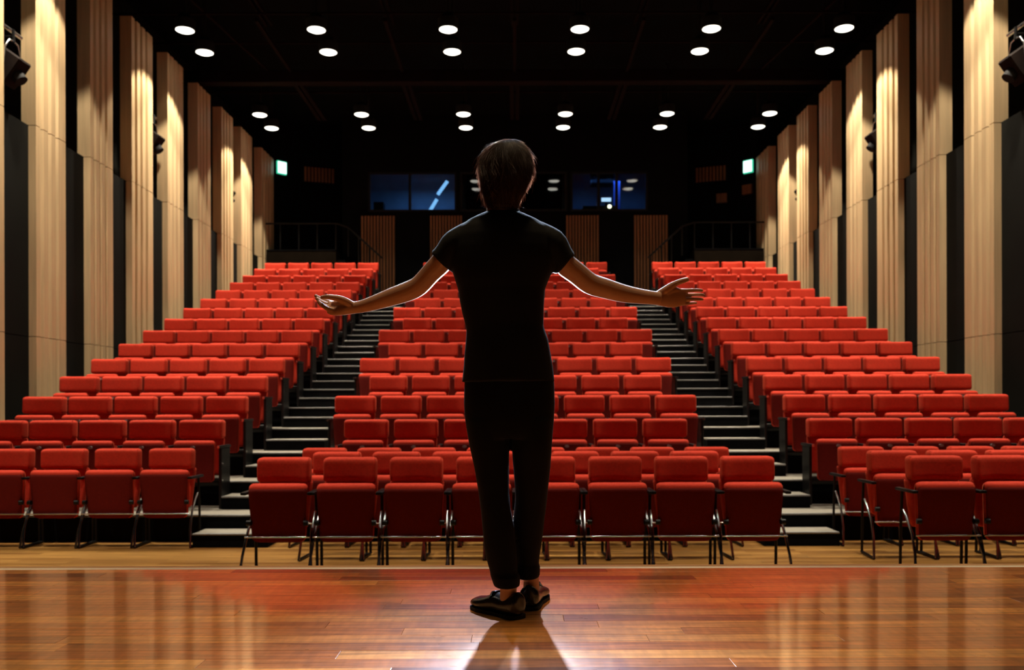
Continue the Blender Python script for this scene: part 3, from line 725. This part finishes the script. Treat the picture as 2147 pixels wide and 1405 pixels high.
loft(bm, legrings([(1184,1076,1131.5,.066,3.30),(1187,1076,1133,.069,3.30),(1206,1079,1132.5,.068,3.30),(1211,1082,1130,.065,3.30)]), 28)
for vtx in bm.verts: vtx.co.y += noise.noise(vtx.co*7)*.003
tr_ = rmove(remesh(bm, 'trousers', M['pants'], .006, None, 3)); tr_.parent = person
for v in tr_.data.vertices:
    p = v.co; v.co += v.normal*(noise.noise(Vector((p.x*9, p.y*9, p.z*5)))*.0022)

# body
bm = bmesh.new()
loft(bm, [(c[0], c[1], c[2], c[3]*.82, c[4]*.8) for c in torso[2:-1]], 32)
loft(bm, [(c[0], c[1], c[2], c[3]*.85, c[4]*.82) for c in pel], 32)
def shoe_frame(hx, hy, tx, ty):
    a = Vector((hx, hy, STAGE)); d = (Vector((tx, ty, STAGE))-a); return a, d
hL, dL = shoe_frame(.012, 3.155, -.155, 3.345); hR, dR = shoe_frame(.046, 3.285, .094, 3.545)
for LG, h, d in ((LL, hL, dL), (RL, hR, dR)):
    rr = [(c[0], c[1], c[2], c[3]*.78, c[4]*.78) for c in LG]
    ank = h+d*.24
    rr.append((rr[-1][0]*.5+ank.x*.5, rr[-1][1]*.5+ank.y*.5, STAGE+.14, .034, .036)); rr.append((ank.x, ank.y, STAGE+.10, .030, .034)); rr.append((ank.x, ank.y, STAGE+.06, .031, .036)); rr.append((ank.x, ank.y, STAGE+.03, .031, .036))
    loft(bm, rr, 24)
    f = [h+d*t+Vector((0,0,z)) for t, z in ((.12,.045),(.35,.05),(.6,.035),(.82,.026))]
    ring_tube(bm, f, [(.024,.026),(.026,.028),(.03,.018),(.026,.014)], 16)
for A in (ARM_L, ARM_R): limb(bm, [(*A[0][:3], .036), (*A[1][:3], .039)]+A[2:])
# neck and head
nk = P(1053, 442, PD)
loft(bm, [(nk.x, PD+.005, nk.z-.07, .075, .06), (nk.x, PD+.005, nk.z-.02, .060, .058), (nk.x, PD+.008, nk.z+.02, .056, .056), (nk.x+.004, PD+.012, nk.z+.07, .057, .058)], 28)
hc = P(1060, 362, PD); hy = PD+.03
ball(bm, (hc.x, hy-.01, hc.z+.012), 1, 4, (.083, .098, .105))
ball(bm, (hc.x, hy+.035, hc.z-.055), 1, 3, (.058, .062, .068))
ball(bm, (hc.x, hy+.072, hc.z-.098), 1, 2, (.022, .018, .018))         # chin
ball(bm, (hc.x, hy+.092, hc.z-.030), 1, 2, (.0125, .022, .022))        # nose
ring_tube(bm, [(hc.x, hy+.082, hc.z+.012), (hc.x, hy+.105, hc.z-.036)], [.009, .012], 12)
for s in (-1, 1):
    ball(bm, (hc.x+s*.077, hy-.002, hc.z-.025), 1, 2, (.010, .019, .032), Matrix.Rotation(s*.25, 3, 'Z'))   # ears
    ball(bm, (hc.x+s*.032, hy+.083, hc.z+.016), 1, 2, (.022, .010, .007))  # brow
    ball(bm, (hc.x+s*.012, hy+.096, hc.z-.045), 1, 2, (.008, .010, .008))
ball(bm, (hc.x, hy+.090, hc.z-.066), 1, 2, (.024, .010, .006)); ball(bm, (hc.x, hy+.088, hc.z-.075), 1, 2, (.020, .010, .006))
# hands
def chain(lst): limb(bm, lst, n=12, sub=3)
def palm(bm, rows):
    """rows: (x,y,D, half_vertical, half_depth, tilt) elliptical sections across the hand"""
    rs = []
    for x, y, D, hv, hd, tl in rows:
        c = P(x, y, D); r = []
        for k in range(20):
            a = 2*PI*k/20; u = math.cos(a)*hv; v = math.sin(a)*hd
            r.append(bm.verts.new((c.x, c.y+v*math.cos(tl)-u*math.sin(tl), c.z+u*math.cos(tl)+v*math.sin(tl))))
        rs.append(r)
    skin_rings(bm, rs)
palm(bm, [(1374,625,3.33,.026,.020,0), (1386,625.5,3.333,.029,.019,.05), (1400,626,3.335,.034,.0175,.1), (1414,626,3.337,.0345,.016,.12), (1428,624.5,3.34,.031,.0135,.12), (1437,623,3.342,.026,.011,.12)])
chain([(1424,610.5,3.338,.0105),(1438,609.5,3.338,.0082),(1455,608.5,3.342,.0072),(1466,608.5,3.350,.0066),(1473,609.5,3.357,.0054)])
chain([(1424,619,3.344,.0105),(1440,618.5,3.352,.0080),(1458,617.8,3.362,.0072),(1470,618.2,3.374,.0066),(1477,619.5,3.382,.0054)])
chain([(1424,628,3.342,.0100),(1438,627.8,3.346,.0078),(1455,627.2,3.352,.0070),(1467,627.4,3.362,.0064),(1474,628,3.368,.0052)])
chain([(1420,637,3.342,.0088),(1432,637,3.350,.0072),(1446,636,3.362,.0062),(1455,635.2,3.370,.0057),(1461,635,3.376,.0046)])
chain([(1383,617,3.33,.017),(1396,608,3.325,.0155),(1408,599,3.32,.0125),(1422,592,3.318,.0108),(1434,588,3.32,.0102),(1443,585.5,3.325,.0078)])
chain([(1398,616,3.33,.015),(1412,608,3.33,.0135),(1424,610,3.336,.010)])
palm(bm, [(746,645,3.33,.0225,.024,0), (735,645.5,3.333,.024,.028,.3), (722,646,3.335,.0245,.033,.6), (708,646.5,3.34,.021,.037,.75), (696,645.5,3.345,.0145,.037,.85), (688,643.5,3.348,.010,.033,.9)])
chain([(700,636,3.372,.0100),(688,633,3.380,.0092),(675,628,3.388,.0084),(666,623,3.392,.0076),(660,619,3.394,.0055)])
chain([(697,641,3.358,.0105),(684,638,3.364,.0096),(673,633,3.370,.0086),(666.5,628,3.373,.0076),(663,624,3.374,.0058)])
chain([(697,646,3.340,.0102),(684,644,3.343,.0093),(674,639,3.346,.0083),(669,634,3.348,.0074),(667,630,3.349,.0058)])
chain([(700,651,3.322,.0095),(688,648,3.322,.0086),(679,643,3.323,.0076),(675,638,3.324,.0067),(674,635,3.324,.0052)])
chain([(737,640,3.32,.016),(725,632,3.31,.0145),(711,626,3.305,.0125),(696,623.5,3.305,.0102),(684,622.5,3.31,.0092),(673,624,3.318,.0072)])
chain([(722,640,3.325,.016),(708,636,3.33,.014),(697,638,3.34,.010)])
body = rmove(remesh(bm, 'body', M['skin'], .0026, None, 2)); body.parent = person
for s in (-1, 1):
    bm = bmesh.new(); ball(bm, (hc.x+s*.032, hy+.083, hc.z+.0), .0125, 2); bm.transform(inv); ey = obj('eye', bm, M['eye'], person, 3.2)
    bm = bmesh.new(); ball(bm, (hc.x+s*.032, hy+.0935, hc.z+.0), .0045, 2); bm.transform(inv); obj('iris', bm, M['iris'], ey, 3.2)

# hair: shaped cap plus individual locks
HR = [(291,1066,1072,.004,0), (293,1056,1084,.018,0), (296.5,1045,1091,.034,0), (302,1034,1098,.050,0), (310,1024,1104,.070,0), (320,1014,1112,.083,-.002), (334,1005,1117,.094,-.004), (350,1003,1119,.100,-.008), (366,1003,1118,.098,-.016), (382,1005,1113,.088,-.028), (400,1007.5,1106,.072,-.040), (418,1012,1098,.058,-.046), (436,1018,1090,.046,-.040), (444,1023,1086,.040,-.034)]
bm = bmesh.new(); rings = []
for y, xl, xr, ry, cy in HR:
    r = WR(y, xl+2, xr-2, ry, PD, cy+.01); rings.append(r)
nr = 56; rr = []
for (cx, cy, cz_, rx, ry) in rings:
    rr.append([Vector((cx+rx*math.cos(2*PI*k/nr), cy+ry*math.sin(2*PI*k/nr), cz_)) for k in range(nr)])
# refine vertically
def hair_pt(tt, ang, off=0.0):
    f = max(0, min(len(HR)-1.001, tt*(len(HR)-1))); i = int(f); q = f-i
    a, b_ = rings[i], rings[i+1]
    cx, cy, cz_, rx, ry = [a[j]*(1-q)+b_[j]*q for j in range(5)]
    return Vector((cx+(rx+off)*math.cos(ang), cy+(ry+off)*math.sin(ang), cz_))
rs = []
for i in range(45):
    row = []
    for k in range(nr):
        ang = 2*PI*k/nr; p = hair_pt(i/44, ang)
        n1 = noise.noise(Vector((math.cos(ang)*4, math.sin(ang)*4, p.z*16)))*.007
        row.append(bm.verts.new(hair_pt(i/44, ang, n1-.011)))
    rs.append(row)
skin_rings(bm, rs); bm.transform(inv)
hair = obj('hair', bm, M['hairbase'], person, 3.2)
verts = []; faces = []
rnd = random.Random(3)
def strand(pts, wd):
    base = len(verts)
    for i, p in enumerate(pts):
        wv = wd*(1-i/(len(pts)-.6)*.85)
        for k in range(3):
            a = 2*PI*k/3; verts.append((p.x+wv*math.cos(a), p.y+wv*math.sin(a), p.z+wv*.3*math.cos(a*2)))
    for i in range(len(pts)-1):
        for k in range(3):
            a = base+i*3+k; b_ = base+i*3+(k+1)%3; faces.append((a, b_, b_+3, a+3))
for i in range(9000):
    t0 = rnd.random()**.9*.92; ang = rnd.uniform(0, 2*PI)
    if math.sin(ang) > .45 and t0 > .42: continue      # keep the face clear
    ln = rnd.uniform(.06, .20) if t0 < .6 else rnd.uniform(.03, .08)
    fly = rnd.random() < .05; sw = rnd.uniform(-.7, .7); off1 = rnd.uniform(-.002, .010)+(rnd.uniform(.008, .022) if fly else 0)
    clump = noise.noise(Vector((math.cos(ang)*4, math.sin(ang)*4, t0*7)))
    pts = []
    for j in range(6):
        q = j/5; tt = min(.995, t0+ln*1.6*q); off = off1*q+.022*clump*(.4+.6*q)-.005+.0018*math.sin(q*5+sw*9)
        pts.append(hair_pt(tt, ang+sw*q*.35+clump*.3*q, off))
    strand(pts, rnd.uniform(.0005, .0011) if not fly else .00045)
for i in range(26):     # loose lock curling over the left ear side
    ang = PI+rnd.uniform(-.45, .35); t0 = rnd.uniform(.34, .42); pts = []
    for j in range(7):
        q = j/6; pts.append(hair_pt(t0+.20*q, ang+.1*math.sin(q*6), .003+.010*math.sin(q*PI)*rnd.uniform(.6,1)))
    strand(pts, .0008)
me = bpy.data.meshes.new('hair_strands'); me.from_pydata([tuple(inv @ Vector(v)) for v in verts], [], faces); me.materials.append(M['hair'])
hs = link('hair_strands', me, hair); hs['kind'] = 'stuff'
verts = []; faces = []
for i in range(2600):       # stray hairs standing off the head
    t0 = rnd.random()**.8*.95; ang = rnd.uniform(0, 2*PI)
    if math.sin(ang) > .35 and t0 > .40: continue
    if math.sin(ang) < -.35 and t0 > .12 and rnd.random() < .85: continue
    ln = rnd.uniform(.05, .14) if t0 < .6 else rnd.uniform(.02, .05); sw = rnd.uniform(-1, 1); o1 = rnd.uniform(.005, .017)*(1 if t0 < .75 else .5); pts = []
    for j in range(6):
        q = j/5; pts.append(hair_pt(min(.99, t0+ln*1.6*q), ang+sw*q*.35, -.003+o1*q**1.3+.002*math.sin(q*4+sw*7)))
    strand(pts, .0007)
me = bpy.data.meshes.new('stray_hairs'); me.from_pydata([tuple(inv @ Vector(v)) for v in verts], [], faces); me.materials.append(M['hairlit'])
hs = link('stray_hairs', me, hair); hs['kind'] = 'stuff'

# shoes
def shoe(h, d, sidesgn):
    L_ = d.length; u = d.normalized(); v = Vector((-u.y, u.x, 0)); base = h
    bm = bmesh.new(); rs = []
    prof = [(-.022,.014,.084,.030),(-.012,.026,.092,.018),(.02,.035,.096,.012),(.08,.038,.093,.010),(.16,.039,.082,.010),(.30,.039,.074,.010),(.42,.039,.080,.010),(.52,.043,.076,.010),(.62,.048,.064,.010),(.74,.051,.055,.010),(.86,.046,.050,.011),(.94,.036,.043,.013),(.99,.022,.034,.017),(1.005,.010,.027,.020)]
    for t, wv, ht, zb in prof:
        r = []
        for k in range(22):
            a = 2*PI*k/22; c, s = math.cos(a), math.sin(a)
            zz = zb+(ht-zb)*(.5+.5*math.copysign(abs(s)**.7, s)); narrow = 1-.42*max(0, s)**1.5
            r.append(bm.verts.new(base+u*(t*L_)+v*(c*wv*narrow)+Vector((0,0,zz))))
        rs.append(r)
    skin_rings(bm, rs); bm.transform(inv)
    o = obj('shoe', bm, M['leather'], person, 1.2)
    bm = bmesh.new()
    out = [(-.025,.0),(-.02,.014),(-.008,.026),(.03,.036),(.10,.039),(.2,.0395),(.4,.038),(.6,.047),(.75,.0515),(.88,.046),(.96,.034),(1.0,.018),(1.012,0)]
    loop = [(t, w_) for t, w_ in out]+[(t, -w_) for t, w_ in out[-2:0:-1]]
    A = [bm.verts.new(base+u*(t*L_)+v*w_+Vector((0,0,.0 if t < .28 or t > .36 else 0))) for t, w_ in loop]
    B = [bm.verts.new(base+u*(t*L_)+v*w_+Vector((0,0,.013))) for t, w_ in loop]
    n = len(loop)
    for k in range(n): bm.faces.new((A[k], A[(k+1)%n], B[(k+1)%n], B[k]))
    bm.faces.new(A[::-1]); bm.faces.new(B); bm.transform(inv); obj('sole', bm, M['blackmatte'], o)
    bm = bmesh.new(); pts = []
    for j in range(13):
        a = PI*j/12; t = .56+.30*math.sin(a); wv = .034*math.cos(a); pts.append(base+u*(t*L_)+v*wv+Vector((0,0,.0505-(t-.56)*.045+.006*(1-abs(math.cos(a))))))
    ring_tube(bm, pts, .0022, 6); bm.transform(inv); obj('apron_seam', bm, M['leather'], o, 1)
    bm = bmesh.new(); c = base+u*(.52*L_)
    ring_tube(bm, [c+v*.034+Vector((0,0,.055)), c+v*.018+Vector((0,0,.078)), c-v*.018+Vector((0,0,.078)), c-v*.034+Vector((0,0,.055))], [(.012,.004)]*4, 8); bm.transform(inv); obj('strap', bm, M['leather'], o, 1)
shoe(hL, dL, -1); shoe(hR, dR, 1)
